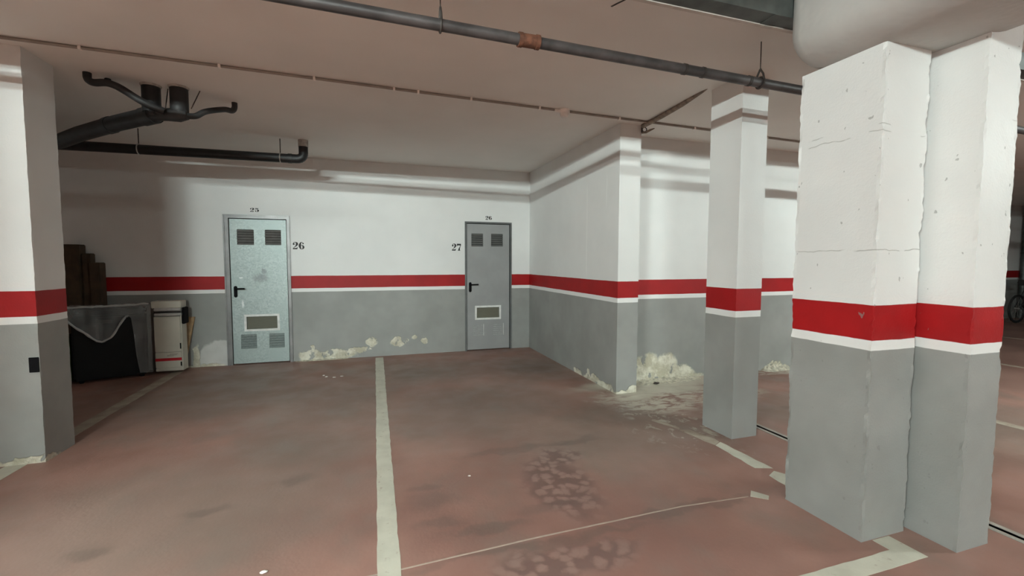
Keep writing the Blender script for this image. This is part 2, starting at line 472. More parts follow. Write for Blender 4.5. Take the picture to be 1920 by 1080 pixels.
# floor markings: thin coats of paint lying on the slab
def strip(name, pts, mat, z=.0015, lab=None, jag=.003):
    out = []
    n = len(pts)
    for i in range(n):
        a = Vector(pts[i]); b = Vector(pts[(i + 1) % n])
        k = max(1, int((b - a).length / .06))
        d = (b - a).normalized(); nrm = Vector((-d.y, d.x))
        for j in range(k):
            p = a + (b - a) * (j / k)
            if j: p = p + nrm * random.uniform(-jag, jag)
            out.append((p.x, p.y))
    o = MB().poly_z(out, 0.0002, z).build(name, mat, floor)
    if lab: part_label(o, lab)
    return o
strip('bay_line', [(.061, 6.50), (.168, 6.50), (.111, 1.93), (.104, 1.385), (.001, 1.385), (.012, 1.96)], M_LINE)
strip('bay_line', [(-2.33, 6.42), (-2.215, 6.42), (-2.215, 4.09), (-2.33, 4.09)], M_LINE2)
strip('bay_line', [(-2.33, 3.765), (-2.215, 3.765), (-2.215, 1.9), (-2.33, 1.9)], M_LINE)
strip('bay_line', [(2.445, 2.615), (2.525, 2.655), (2.535, 2.20), (2.425, 2.24)], M_LINE, jag=.005)
strip('bay_line', [(2.425, 2.13), (2.51, 2.17), (2.545, 2.11), (2.545, 1.892), (2.415, 1.892), (2.415, 2.05)], M_LINE, jag=.006)
strip('worn_bay_line', [(2.39, 2.95), (2.47, 2.93), (2.53, 2.72), (2.52, 2.66), (2.445, 2.62), (2.42, 2.70)], M_LINE2, jag=.008)
strip('worn_bay_line', [(2.30, 3.20), (2.345, 3.22), (2.42, 2.99), (2.39, 2.96)], M_LINE2, jag=.008)
strip('bay_line', [(2.46, 1.296), (2.46, 1.462), (2.345, 1.462), (2.345, 1.385), (.105, 1.38), (-2.2, 1.38), (-4.5, 1.38), (-4.5, 1.285), (-2.2, 1.285), (.1, 1.285)], M_LINE, jag=.002)
strip('paint_tab', [(2.161, 2.019), (2.213, 1.939), (2.175, 1.908), (2.103, 1.967)], M_LINE, jag=.001)
for x in (5.13, 8.1, 11.1, 14.1):
    strip('bay_line', [(x - .05, 1.4), (x + .05, 1.4), (x + .05, 4.2 if x < 6 else 6.3), (x - .05, 4.2 if x < 6 else 6.3)], M_LINE2)
part_label(strip('floor_joint', [(-1.2, 1.945), (.1, 1.950), (.75, 1.980), (1.65, 1.997), (2.09, 1.967), (2.09, 1.975), (1.65, 2.006), (.75, 1.989), (.1, 1.959), (-1.2, 1.953)], M_JOINT, .001, jag=.001), 'thin pale joint line across the floor')
# drain slot along the aisle
for (a, b) in ((3.022, SLOT[0]), (SLOT[1], 3.112)):
    MB().box(a, b, YN, 3.2, -.02, .003).build('drain_edge', M_RAIL, floor)
MB().box(SLOT[0], SLOT[1], YN, 3.2, -.05, -.045).build('drain_bed', M_SLOT, floor)

# ceiling crack
cr = []
pts = [(1.315, 2.10), (1.30, 2.135), (1.285, 2.165), (1.270, 2.20)]
MB().poly_z([(x - .006, y) for x, y in pts] + [(x + .004, y + .003) for x, y in reversed(pts)], H - .002, H + .001).build('ceiling_crack', M_IRON, ceiling)

# ------------------------------------------------------------------ stencilled numbers
def catmull(P, n=8):
    out = []
    for i in range(len(P) - 1):
        p0, p1, p2, p3 = P[max(i - 1, 0)], P[i], P[i + 1], P[min(i + 2, len(P) - 1)]
        for k in range(n):
            u = k / n
            out.append(tuple(.5 * ((2 * p1[j]) + (-p0[j] + p2[j]) * u + (2 * p0[j] - 5 * p1[j] + 4 * p2[j] - p3[j]) * u * u + (-p0[j] + 3 * p1[j] - 3 * p2[j] + p3[j]) * u ** 3) for j in range(3)))
    out.append(P[-1])
    return out
def stroke(P):
    P = catmull(P); L = []; Rr = []
    for i, (x, y, w) in enumerate(P):
        w = w * 1.18 + .012
        a = P[max(i - 1, 0)]; b = P[min(i + 1, len(P) - 1)]
        dx, dy = b[0] - a[0], b[1] - a[1]; l = math.hypot(dx, dy) or 1
        nx, ny = -dy / l, dx / l
        L.append((x + nx * w / 2, y + ny * w / 2)); Rr.append((x - nx * w / 2, y - ny * w / 2))
    return [[L[i], L[i + 1], Rr[i + 1], Rr[i]] for i in range(len(P) - 1)]
def disc(cx, cy, r, n=14):
    return [[(cx + r * math.cos(2 * math.pi * k / n), cy + r * math.sin(2 * math.pi * k / n)) for k in range(n)]]
DIG = {
 '2': stroke([(.12, .70, .06), (.20, .90, .06), (.42, .97, .06), (.60, .86, .20), (.62, .70, .26), (.52, .50, .14), (.30, .30, .05), (.10, .12, .05)]) + disc(.20, .72, .13)
      + [[(.05, 0), (.66, 0), (.74, .30), (.69, .30), (.62, .20), (.10, .14)]],
 '6': stroke([(.62, .88, .05), (.46, .97, .05), (.30, .88, .14), (.18, .50, .27), (.28, .12, .14), (.44, .03, .05), (.60, .12, .14), (.66, .30, .22), (.58, .50, .12), (.44, .57, .05), (.30, .48, .04)]) + disc(.62, .80, .10),
 '7': [[(.06, .76), (.74, .76), (.74, 1.0), (.06, 1.0)], [(.06, .60), (.10, .60), (.18, .80), (.06, .80)], [(.18, 0), (.64, 0), (.64, .05), (.18, .05)]]
      + stroke([(.71, .82, .06), (.56, .52, .08), (.45, .25, .18), (.42, .02, .24)]),
 '5': [[(.14, .76), (.64, .74), (.68, 1.0), (.62, .95), (.14, .98)], [(.14, .45), (.19, .45), (.19, .9), (.14, .9)]]
      + stroke([(.18, .48, .04), (.38, .60, .06), (.58, .50, .20), (.63, .32, .25), (.56, .12, .14), (.40, .03, .05), (.20, .08, .05), (.12, .20, .05)]) + disc(.20, .20, .12),
}
def number(text, x0, x1, z0, z1):
    mb = MB(); w = (x1 - x0) / len(text)
    for i, ch in enumerate(text):
        for k, pl in enumerate(DIG[ch]):
            y = YB - .0012 - .00002 * k
            mb.add([(x0 + i * w + px * (w * 1.22), y, z0 + pz * (z1 - z0)) for px, pz in pl], [tuple(range(len(pl)))])
    o = mb.build('painted_number', M_BLACKNUM, wall_back, fix=False)
    part_label(o, 'black stencilled number ' + text)
number('25', -1.474, -1.362, 2.008, 2.058)
number('26', -.982, -.830, 1.526, 1.622)
number('27', 1.172, 1.322, 1.527, 1.630)
number('26', 1.690, 1.797, 2.001, 2.057)

# ------------------------------------------------------------------ doors
def leaf_with_holes(x0, x1, z0, z1, y0, y1, holes):
    xs = sorted({x0, x1, *[h[0] for h in holes], *[h[1] for h in holes]})
    zs = sorted({z0, z1, *[h[2] for h in holes], *[h[3] for h in holes]})
    bm = bmesh.new(); vm = {}
    def V(x, y, z):
        k = (round(x, 5), round(y, 5), round(z, 5))
        if k not in vm: vm[k] = bm.verts.new(k)
        return vm[k]
    solid = {}
    for i in range(len(xs) - 1):
        for j in range(len(zs) - 1):
            cx, cz = (xs[i] + xs[i + 1]) / 2, (zs[j] + zs[j + 1]) / 2
            solid[i, j] = not any(h[0] < cx < h[1] and h[2] < cz < h[3] for h in holes)
    for (i, j), s in solid.items():
        if not s: continue
        a, b, c, d = xs[i], xs[i + 1], zs[j], zs[j + 1]
        bm.faces.new([V(a, y0, c), V(b, y0, c), V(b, y0, d), V(a, y0, d)])
        bm.faces.new([V(a, y1, d), V(b, y1, d), V(b, y1, c), V(a, y1, c)])
        for (di, dj, q) in ((-1, 0, [(a, c), (a, d)]), (1, 0, [(b, c), (b, d)]), (0, -1, [(a, c), (b, c)]), (0, 1, [(a, d), (b, d)])):
            if not solid.get((i + di, j + dj), False):
                (p, r), (s2, u) = q
                bm.faces.new([V(p, y0, r), V(s2, y0, u), V(s2, y1, u), V(p, y1, r)])
    bmesh.ops.recalc_face_normals(bm, faces=bm.faces)
    me = MB(); bm.verts.index_update()
    me.add([v.co[:] for v in bm.verts], [[v.index for v in f.verts] for f in bm.faces]); bm.free()
    return me
def door(name, X0, X1, ZT, m_leaf, m_frame, m_louv, ups, lows, plate, hz, fw, lowopen):
    d = tag(empty(name, ((X0 + X1) / 2, YB, 0)), kind='structure')
    inv = Matrix.Translation(-d.location)
    def put(mb, nm, mat, parent=None, **k):
        mb.v = [(x - d.location.x, y - d.location.y, z) for x, y, z in mb.v]
        return mb.build(nm, mat, parent or d, **k)
    # pressed frame with a raised outer lip
    y0 = YB - .012
    fr = MB()
    for a, b in ((X0, X0 + fw), (X1 - fw * .6, X1)):
        fr.box(a, b, y0, YB + .10, 0, ZT)
    fr.box(X0 + fw, X1 - fw * .6, y0, YB + .10, ZT - fw * .75, ZT)
    fr.box(X0 - .004, X0 + .012, y0 - .010, y0, 0, ZT + .004).box(X1 - .012, X1 + .004, y0 - .010, y0, 0, ZT + .004).box(X0 + .012, X1 - .012, y0 - .010, y0, ZT - .010, ZT + .004)
    put(fr, 'door_frame', m_frame)
    put(MB().box(X0 + fw, X1 - fw * .6, YB + .07, YB + .08, 0, ZT - fw * .75), 'door_rebate', M_DARK)
    lx0, lx1, lz0, lz1 = X0 + fw + .007, X1 - fw * .6 - .010, .012, ZT - fw * .75 - .010
    ly0, ly1 = YB + .008, YB + .045
    holes = list(ups) + (list(lows) if lowopen else []) + [plate]
    leaf = put(leaf_with_holes(lx0, lx1, lz0, lz1, ly0, ly1, holes), 'door_leaf', m_leaf)
    # slats shared by all louvres
    for k, (a, b, c, e) in enumerate(list(ups) + list(lows)):
        n = 6; st = (e - c) / n
        if k < 2 or lowopen:
            put(MB().box(a - .005, b + .005, ly1 - .010, ly1 - .004, c - .005, e + .005), 'louver_back', M_DARK, leaf)
        for i in range(n):
            z = c + st * (i + .5)
            if k < 2 or lowopen:
                s = MB().add([(a, ly0 - .008, z - st * .45), (b, ly0 - .008, z - st * .45), (b, ly0 + .016, z + st * .30), (a, ly0 + .016, z + st * .30),
                              (a, ly0 - .010, z - st * .35), (b, ly0 - .010, z - st * .35), (b, ly0 + .016, z + st * .40), (a, ly0 + .016, z + st * .40)],
                             [(0, 3, 2, 1), (4, 5, 6, 7), (0, 1, 5, 4), (1, 2, 6, 5), (2, 3, 7, 6), (3, 0, 4, 7)])
                put(s, 'louver_slat', m_louv if k < 2 else m_leaf, leaf)
            else:
                put(MB().box(a, b, ly0 - .006, ly0, z - st * .22, z + st * .05), 'louver_slat', M_PALE, leaf)
        if not (k < 2 or lowopen):
            put(MB().box(b - .002, b + .004, ly0 - .005, ly0, c, e), 'louver_edge', M_WPVC, leaf)
    a, b, c, e = plate
    put(MB().box(a, b, ly1 - .018, ly1 - .008, c, e), 'vent_mesh', M_MESH, leaf)
    w = .028
    vf = MB().box(a - w, a, ly0 - .010, ly0 + .006, c - w, e + w).box(b, b + w, ly0 - .010, ly0 + .006, c - w, e + w).box(a, b, ly0 - .010, ly0 + .006, c - w, c).box(a, b, ly0 - .010, ly0 + .006, e, e + w)
    part_label(put(vf, 'vent_frame', M_WPVC, leaf), 'white plastic vent frame')
    hx = lx0 + .048
    pl = put(MB().bbox(hx - .020, hx + .020, ly0 - .010, ly0, hz - .085, hz + .065, .009), 'handle_plate', M_BLKPL, leaf, smooth=True)
    hd = put(MB().tube([(hx, ly0 - .008, hz + .03), (hx, ly0 - .050, hz + .03), (hx + .015, ly0 - .060, hz + .03), (hx + .115, ly0 - .060, hz + .032)], .010, 10), 'door_handle', M_BLKPL, leaf, smooth=True)
    part_label(hd, 'black lever handle')
    return d
door('door_1', D1[0], D1[1], D1[2], M_GALV, M_FRAME1, M_LOUV,
     [(-1.632, -1.437, 1.577, 1.778), (-1.307, -1.116, 1.578, 1.779)], [(-1.626, -1.441, .205, .397), (-1.293, -1.109, .200, .395)],
     (-1.552, -1.188, .466, .633), .975, .055, True)
door('door_2', D2[0], D2[1], D2[2], M_GREYDOOR, M_FRAME2, M_LOUV2,
     [(1.476, 1.658, 1.594, 1.788), (1.786, 1.972, 1.597, 1.790)], [(1.496, 1.664, .225, .403), (1.817, 1.982, .222, .405)],
     (1.556, 1.914, .500, .660), .985, .026, False)

# ------------------------------------------------------------------ pillars
def pillar(name, x0, x1, y0, y1, z1, mat, label, jag=.004, step=.018, inset=.016):
    mb = MB(); n = max(2, int(z1 / step)); rings = n + 1
    def js(seed, z):
        v = mnoise.noise(Vector((seed, 0, z * 9))) * 1.2 + mnoise.noise(Vector((seed, 4, z * 34))) * .9
        return v * jag
    s0 = hash(label) % 97 if False else sum(map(ord, label)) % 97
    vs = []
    for i in range(rings):
        z = z1 * i / n
        cs = [(x0, y0, 1, 1), (x1, y0, -1, 1), (x1, y1, -1, -1), (x0, y1, 1, -1)]
        for k, (cx, cy, sx, sy) in enumerate(cs):
            a, b = js(s0 + k * 3.1, z), js(s0 + k * 3.1 + 40, z)
            C = (cx + a, cy + b)
            if k in (0, 2): trip = [(cx, cy + sy * inset), C, (cx + sx * inset, cy)]
            else: trip = [(cx + sx * inset, cy), C, (cx, cy + sy * inset)]
            vs += [(p[0], p[1], z) for p in trip]
    fs = []
    for i in range(n):
        for k in range(12):
            k2 = (k + 1) % 12
            fs.append((i * 12 + k, i * 12 + k2, (i + 1) * 12 + k2, (i + 1) * 12 + k))
    fs.append(tuple(range(11, -1, -1))); fs.append(tuple(n * 12 + k for k in range(12)))
    o = mb.add(vs, fs).build(name, mat)
    return tag(o, label, 'pillar')
ZB = 2.385
pillar('concrete_pillar', 2.2745, 2.5789, 1.4676, 1.8878, ZB, M_PIL, 'wide rough-edged concrete pillar under the rounded ceiling beam, beside the floor tab', .006)
pillar('concrete_pillar', 2.6241, 2.8597, 1.2744, 1.80, 2.48, M_PIL, 'narrow rough-edged concrete pillar next to the wide one, beside the drain slot', .005)
pillar('concrete_pillar', 2.6474, 2.8914, 2.6707, 2.9859, H, M_PIL2, 'free-standing square pillar reaching the ceiling before the peeling wall', .0012)
pe = pillar('concrete_pillar', -4.0, -2.1186, 3.7695, 4.0832, H, M_PIL2, 'broad pillar beside the covered junk, with a small black plate', .002)  # widened out of view so its shade covers the back wall's left end
pillar('concrete_pillar', -2.72, -2.22, 1.47, 1.89, H, M_PIL2, 'square pillar standing on the end of the bay line that skirts the broad pillar', .002)  # unseen pillar, added to dim the lamp light on the left side
o = MB().bbox(-2.173, -2.1205, 3.762, 3.7695, .622, .724, .002).build('wall_plate', M_BLKPL)
tag(o, 'small black plate fixed low on the broad pillar', 'plate')

# rounded downstand beam over the two pillars
prof = [(2.095, H), (2.095, 2.53)]
for i in range(1, 9):
    a = math.pi / 2 * i / 8
    prof.append((2.28 - .185 * math.cos(a), 2.53 - .145 * math.sin(a)))
for i in range(0, 11):
    a = math.pi / 2 * i / 10
    prof.append((2.58 + .33 * math.sin(a), 2.60 - .215 * math.cos(a)))
prof.append((2.91, H))
mb = MB(); n = len(prof)
ys = [-13.9 + i * (1.76 + 13.9) / 90 for i in range(91)] + [1.80, 1.81, 1.816, 1.822]
ys = sorted(set(round(y, 4) for y in ys))
vs = []
for y in ys:
    for (x, z) in prof:
        j = mnoise.noise(Vector((x * 3, y * 3, z * 3))) * .006 if z < H else 0
        k = 1.0
        if y > 1.75:                       # rounded arris at the far end
            u = (y - 1.75) / .072
            k = 1 - .06 * u * u
        vs.append((2.52 + (x - 2.52) * k + (j if x < 2.4 else 0), y, (H - (H - z) * (k if z < H else 1)) + (j if 2.28 < x < 2.9 and z < 2.6 else 0) * .5))
fs = []
for i in range(len(ys) - 1):
    for k in range(n - 1):
        fs.append((i * n + k, i * n + k + 1, (i + 1) * n + k + 1, (i + 1) * n + k))
fs.append(tuple(range(n))); fs.append(tuple((len(ys) - 1) * n + k for k in range(n - 1, -1, -1)))
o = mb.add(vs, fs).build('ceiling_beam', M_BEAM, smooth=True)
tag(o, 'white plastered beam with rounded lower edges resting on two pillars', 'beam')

# ------------------------------------------------------------------ ceiling services
def bend(a, b, c, r, n=6):
    """polyline a-b-c with the corner at b rounded"""
    a, b, c = Vector(a), Vector(b), Vector(c)
    d1, d2 = (a - b).normalized(), (c - b).normalized()
    p0, p1 = b + d1 * r, b + d2 * r
    return [p0 * (1 - u) ** 2 + b * 2 * u * (1 - u) + p1 * u * u for u in [i / n for i in range(n + 1)]]

# long galvanised pipe
zp = lambda x: 2.535 - .0156 * x
YP = 2.25
pipe = thing('ceiling_pipe', 'long grey galvanised pipe with a rusty coupling hung under the ceiling', 'pipe')
MB().tube([(x, YP, zp(x)) for x in (-14.9, -3, 0, 3, 7, 12, 17.5)], 0.0285, 20).build('pipe_run', M_PIPE, pipe, smooth=True)
xc = 0.800
cp = MB().tube([(xc - .045, YP, zp(xc)), (xc - .045, YP, zp(xc)), (xc - .025, YP, zp(xc)), (xc - .024, YP, zp(xc)), (xc + .05, YP, zp(xc)), (xc + .051, YP, zp(xc)), (xc + .07, YP, zp(xc))],
               [.033, .037, .037, .034, .034, .037, .037], 20)
part_label(cp.build('pipe_coupling', M_RUST, pipe, smooth=True), 'rusty brown coupling sleeve')
for x0, x1 in ((1.78, 1.80), (1.915, 1.93), (2.262, 2.28)):
    MB().tube([(x0, YP, zp(x0)), (x1, YP, zp(x1))], .0315, 20).build('pipe_band', M_IRON, pipe, smooth=True)
for x in (-2.0, .352, 2.362, 4.6):
    mb = MB().torus((x, YP, zp(x)), (1, 0, 0), .034, .005, 24, 6)
    for s in (-1, 1):
        mb.tube([(x, YP + s * .032, zp(x) + .012), (x, YP + s * .022, zp(x) + .05), (x, YP, zp(x) + .085)], .006, 8)
    mb.tube([(x, YP, zp(x) + .08), (x, YP, H)], .003, 8)
    part_label(mb.build('pipe_hanger', M_IRON, pipe), 'dark iron hanger clip')

# cable tray close under the ceiling
TY0, TY1, TZ = 1.826, 1.930, 2.640
tray = thing('cable_tray', 'dark metal cable tray with a pale lower edge near the rounded beam', 'cable tray')
mb = MB().box(-14.9, 17.5, TY0, TY1, TZ, TZ + .004).box(-14.9, 17.5, TY0, TY0 + .004, TZ + .004, H - .002).box(-14.9, 17.5, TY1 - .004, TY1, TZ + .004, H - .002)
mb.build('tray_body', M_TRAYM, tray)
mb = MB().box(-14.9, 17.5, TY1, TY1 + .010, TZ - .006, TZ + .012).box(-14.9, 17.5, TY1 - .012, TY1, TZ - .006, TZ)
part_label(mb.build('tray_edge', M_TRAYE, tray), 'pale edge strip')
for i in range(12):
    x = -6 + i * 2.0
    MB().box(x, x + .05, TY0 - .002, TY1 + .002, TZ - .003, TZ).build('tray_joint', M_TRAYM, tray)

# thin conduit with clips and the fire detector
cy = lambda x: 3.64 + (x + 2.1) * .0385
cond = thing('ceiling_conduit', 'thin brownish conduit clipped straight across the ceiling', 'conduit')
MB().tube([(x, cy(x), H - .011) for x in (-14.9, -2, 1, 4, 6, 9)], .010, 10).build('conduit_run', M_COND, cond, smooth=True)
for x in (-1.75, -.98, -.37, .21, .40, .84, 1.47, 2.3, 3.2, 4.2):
    MB().box(x - .008, x + .008, cy(x) - .016, cy(x) + .016, H - .024, H).build('conduit_clip', M_CREAM, cond)
dx, dy = 1.716, cy(1.716)
det = thing('smoke_detector', 'small round cream smoke detector on the ceiling conduit', 'detector')
MB().lathe((dx, dy, 0), [(.046, H - .030), (.050, H - .024), (.050, H)], 24).build('detector_base', M_CREAM, det, smooth=True)
MB().lathe((dx, dy, 0), [(.022, H - .068), (.034, H - .060), (.040, H - .046), (.040, H - .030)], 24).build('detector_head', M_CREAM, det, smooth=True)
MB().tube([(dx - .10, cy(dx - .10), H - .012), (dx - .04, cy(dx), H - .014)], .013, 10).build('conduit_gland', M_CREAM, det, smooth=True)
# old conduit sinking into the ceiling, and its torn bracket
oc = thing('old_conduit', 'short thick brown conduit sinking into the ceiling beside the free-standing pillar', 'conduit')
MB().tube([(2.64, 3.92, H - .020), (2.625, 3.6, H - .022), (2.61, 3.3, H - .014), (2.597, 3.05, H + .006), (2.592, 2.95, H + .02)], [.022, .022, .021, .018, .016], 12).build('conduit_run', M_COND2, oc, smooth=True)
br = thing('torn_bracket', 'small bent metal bracket hanging where the two ceiling conduits meet', 'bracket')
mb = MB().torus((2.675, 3.945, H - .045), (.2, 1, 0), .022, .005, 16, 6)
mb.tube([(2.635, 3.93, H - .005), (2.640, 3.94, H - .03), (2.645, 3.945, H - .075)], .008, 8)
mb.build('bracket_ring', M_IRON, br, smooth=True)
mb = MB().tube([(2.645, 3.945, H - .078), (2.69, 3.94, H - .070), (2.74, 3.93, H - .045), (2.775, 3.92, H - .030)], [.010, .013, .010, .004], 8)
mb.build('bracket_arm', M_COND2, br, smooth=True)

# lower black drain pipe running to an elbow in the ceiling
tp = thing('drain_pipework', 'black drain pipes with stubs, branches and an upturned elbow hung near the back wall', 'pipe')
dp = tp
Yd, Zd = 5.66, 2.535
e0 = (-.70, Yd, Zd)
path = [(-3.0, Yd + .05, Zd - .005), (-2.6, Yd + .04, Zd - .003)] + bend((-1.5, Yd + .01, Zd), e0, (-.70, Yd, H), .075) + [Vector((-.70, Yd, H - .07))]
MB().tube(path, .050, 18).build('pipe_run', M_BPIPE, dp, smooth=True)
MB().tube([(-.70, Yd, H - .075), (-.70, Yd, H)], .054, 18).build('pipe_socket', M_CEMENT, dp, smooth=True)
MB().tube([(-.86, Yd, Zd), (-.82, Yd, Zd)], .054, 18).build('pipe_collar', M_BPIPE, dp, smooth=True)
for x in (-2.28, -.94):
    c = MB().torus((x, Yd + (.035 if x < -2 else .005), Zd), (1, 0, 0), .052, .006, 24, 6)
    part_label(c.build('pipe_clamp', M_STEEL, dp, smooth=True), 'shiny zinc clamp')
    MB().tube([(x, Yd + (.035 if x < -2 else .005), Zd + .05), (x, Yd + (.035 if x < -2 else .005), H)], .005, 8).build('hanger_rod', M_IRON, dp)

# thick drain with two stubs and three small branches
MB().tube([(-4.2, 6.50, 2.42), (-2.731, 5.323, 2.49), (-2.443, 5.026, 2.50), (-1.992, 4.623, 2.52), (-1.602, 4.291, 2.53), (-1.54, 4.24, 2.535)], [.064, .064, .064, .064, .064, .050], 20).build('main_pipe', M_BPIPE2, tp, smooth=True)
MB().tube([(-2.10, 4.72, 2.5155), (-2.05, 4.675, 2.5175)], .069, 20).build('pipe_collar', M_BPIPE2, tp, smooth=True)
MB().tube([(-1.71, 4.383, 2.5265), (-1.60, 4.290, 2.53)], .070, 20).build('pipe_collar', M_BPIPE2, tp, smooth=True)
for sx, sy in ((-1.616, 4.28), (-1.42, 4.252)):
    MB().tube([(sx, sy, 2.535), (sx, sy, H - .012)], .062, 18).build('pipe_stub', M_BPIPE2, tp, smooth=True)
    MB().lathe((sx, sy, 0), [(.062, H - .016), (.068, H - .012), (.071, H)], 18).build('stub_collar', M_CEMENT, tp, smooth=True)
MB().tube([(-1.60, 4.27, 2.53), (-1.50, 4.24, 2.522), (-1.42, 4.24, 2.528), (-1.36, 4.235, 2.53)], [.055, .048, .055, .035], 16).build('pipe_junction', M_BPIPE2, tp, smooth=True)
def branch(pts, r):
    P = [(p[0], p[1], p[2]) for p in catmull([(q[0], q[1], q[2]) for q in pts], 6)]
    return MB().tube(P, r, 12).build('branch_pipe', M_BPIPE2, tp, smooth=True)
branch([(-1.953, 4.144, H), (-1.945, 4.135, 2.70), (-1.90, 4.11, 2.672), (-1.82, 4.10, 2.676), (-1.74, 4.10, 2.65), (-1.62, 4.13, 2.575), (-1.50, 4.18, 2.53)], .026)
branch([(-1.871, 4.238, H), (-1.86, 4.22, 2.72), (-1.78, 4.19, 2.67), (-1.66, 4.19, 2.60), (-1.55, 4.20, 2.545)], .020)
branch([(-1.10, 4.52, H), (-1.10, 4.515, 2.705), (-1.112, 4.48, 2.668), (-1.156, 4.42, 2.655), (-1.255, 4.30, 2.59), (-1.315, 4.25, 2.532), (-1.40, 4.23, 2.525)], .023)
for a, b in (((-1.50, 4.21, 2.56), (-1.52, 4.33, H)), ((-1.33, 4.22, 2.58), (-1.29, 4.30, H))):
    MB().tube([a, b], .004, 6).build('hanger_wire', M_IRON, tp)

# fluorescent battens: the light of the place
t = NT('tube_glow')
em = t.n('ShaderNodeEmission'); em.inputs[0].default_value = (.87, 1.0, .96, 1)
lamp_mats = {}
for i, (x0, x1, y, s, where) in enumerate(LAMPS):
    if s not in lamp_mats:
        t = NT('tube_glow_%d' % i)
        em = t.n('ShaderNodeEmission'); em.inputs[0].default_value = (.87, 1.0, .96, 1); em.inputs[1].default_value = TUBE * s
        t.t.links.new(em.outputs[0], t.out.inputs[0]); lamp_mats[s] = t.m
    lp = thing('fluorescent_lamp', 'white batten lamp with one bare tube ' + where, 'lamp', 'ceiling lamps')
    MB().box(x0, x1, y - .025, y + .025, H - .035, H).build('lamp_housing', M_LAMPH, lp)
    MB().tube([(x0 + .03, y, H - .058), (x1 - .03, y, H - .058)], .014, 8).build('lamp_tube', lamp_mats[s], lp)
    for x in (x0, x1 - .03):
        MB().box(x, x + .03, y - .018, y + .018, H - .078, H - .035).build('lamp_holder', M_LAMPH, lp)

# ------------------------------------------------------------------ stored junk by the broad pillar
ang = math.radians(20)
ax = Vector((math.cos(ang), math.sin(ang), 0)); ay = Vector((-math.sin(ang), math.cos(ang), 0))
B0 = Vector((-3.12, 6.05, 0))
bw, bd, bh = .64, .27, .82
def loc(u, v, z): 
    p = B0 + ax * u + ay * v
    return (p.x, p.y, z)
def rbox(u0, u1, v0, v1, z0, z1, b=.01):
    mb = MB().bbox(u0, u1, v0, v1, z0, z1, b)
    mb.v = [loc(*p) for p in mb.v]
    return mb
bx = thing('storage_chest', 'bulky black chest under clear plastic sheeting by the back wall', 'chest')
rbox(0, bw, 0, bd, .03, bh - .07, .02).build('chest_body', M_BLACKBOX, bx, smooth=True)
rbox(-.008, bw + .008, -.012, bd, bh - .065, bh, .015).build('chest_lid', M_BLACKBOX, bx, smooth=True)
for u in (.04, bw - .08):
    rbox(u, u + .04, .02, bd - .02, 0, .03, .004).build('chest_foot', M_BLKPL, bx)
rbox(.22, .34, -.022, -.012, bh - .16, bh - .12, .004).build('chest_latch', M_IRON, bx)
rbox(.20, .225, -.010, 0, bh - .34, bh - .10, .004).build('chest_strap', M_IRON, bx)

# plastic sheet draped over the chest
def hem(u):
    pts = [(-.03, .73), (.06, .62), (.22, .47), (.27, .455), (.33, .50), (.44, .68), (.49, .74), (.52, .70), (.535, .30), (.55, .06), (.75, .05)]
    for (a, za), (b, zb) in zip(pts, pts[1:]):
        if u <= b: return za + (zb - za) * max(0, (u - a)) / (b - a)
    return .05
nu, top_n, hang_n = 46, 8, 12
V_ = []; hemline = []
us = [-.03 + (bw + .045 + .03) * i / nu for i in range(nu + 1)]
zt_ = bh + .015
for i, u in enumerate(us):
    out = max(0, (u - .52)) * .35
    col = []
    for j in range(top_n + 1):
        v = bd + .0 - (bd + .0 + .02) * j / top_n
        z = zt_ + .022 + .016 * mnoise.noise(Vector((u * 9, v * 9, 1))) - (.035 if u > bw + .03 else 0) * ((u - bw - .03) / .04 if u > bw + .03 else 0)
        col.append(loc(u, v, z))
    h0 = hem(u); zf = zt_ - .02
    for j in range(1, hang_n + 1):
        q = j / hang_n
        z = zf + (h0 - zf) * q
        v = -.030 - .018 * mnoise.noise(Vector((u * 14, z * 3, 5))) - .012 * q - out * .4
        col.append(loc(u + .02 * mnoise.noise(Vector((u * 6, z * 6, 9))) * q, v, z))
    V_ += col; hemline.append(col[-1])
cN = top_n + hang_n + 1
F_ = [(i * cN + j, (i + 1) * cN + j, (i + 1) * cN + j + 1, i * cN + j + 1) for i in range(nu) for j in range(cN - 1)]
ps = thing('plastic_sheet', 'crumpled clear plastic sheeting draped over the black chest', 'sheet')
MB().add(V_, F_).build('sheet_film', M_SHEET, ps, smooth=True, fix=False)
hl = [p for u, p in zip(us, hemline) if u < .51]
MB().tube([(p[0] + .004 * mnoise.noise(Vector(p) * 20), p[1] - .010, p[2]) for p in hl], [.010 + .010 * abs(mnoise.noise(Vector((p[0] * 15, 3, 3)))) for p in hl], 8).build('sheet_fold', M_SHEETF, ps, smooth=True)
MB().tube([(V_[i * cN + top_n][0], V_[i * cN + top_n][1] - .004, V_[i * cN + top_n][2]) for i in range(nu)], [.010 + .012 * abs(mnoise.noise(Vector((i * .4, 3, 7)))) for i in range(nu)], 8).build('sheet_fold', M_SHEETF, ps, smooth=True)

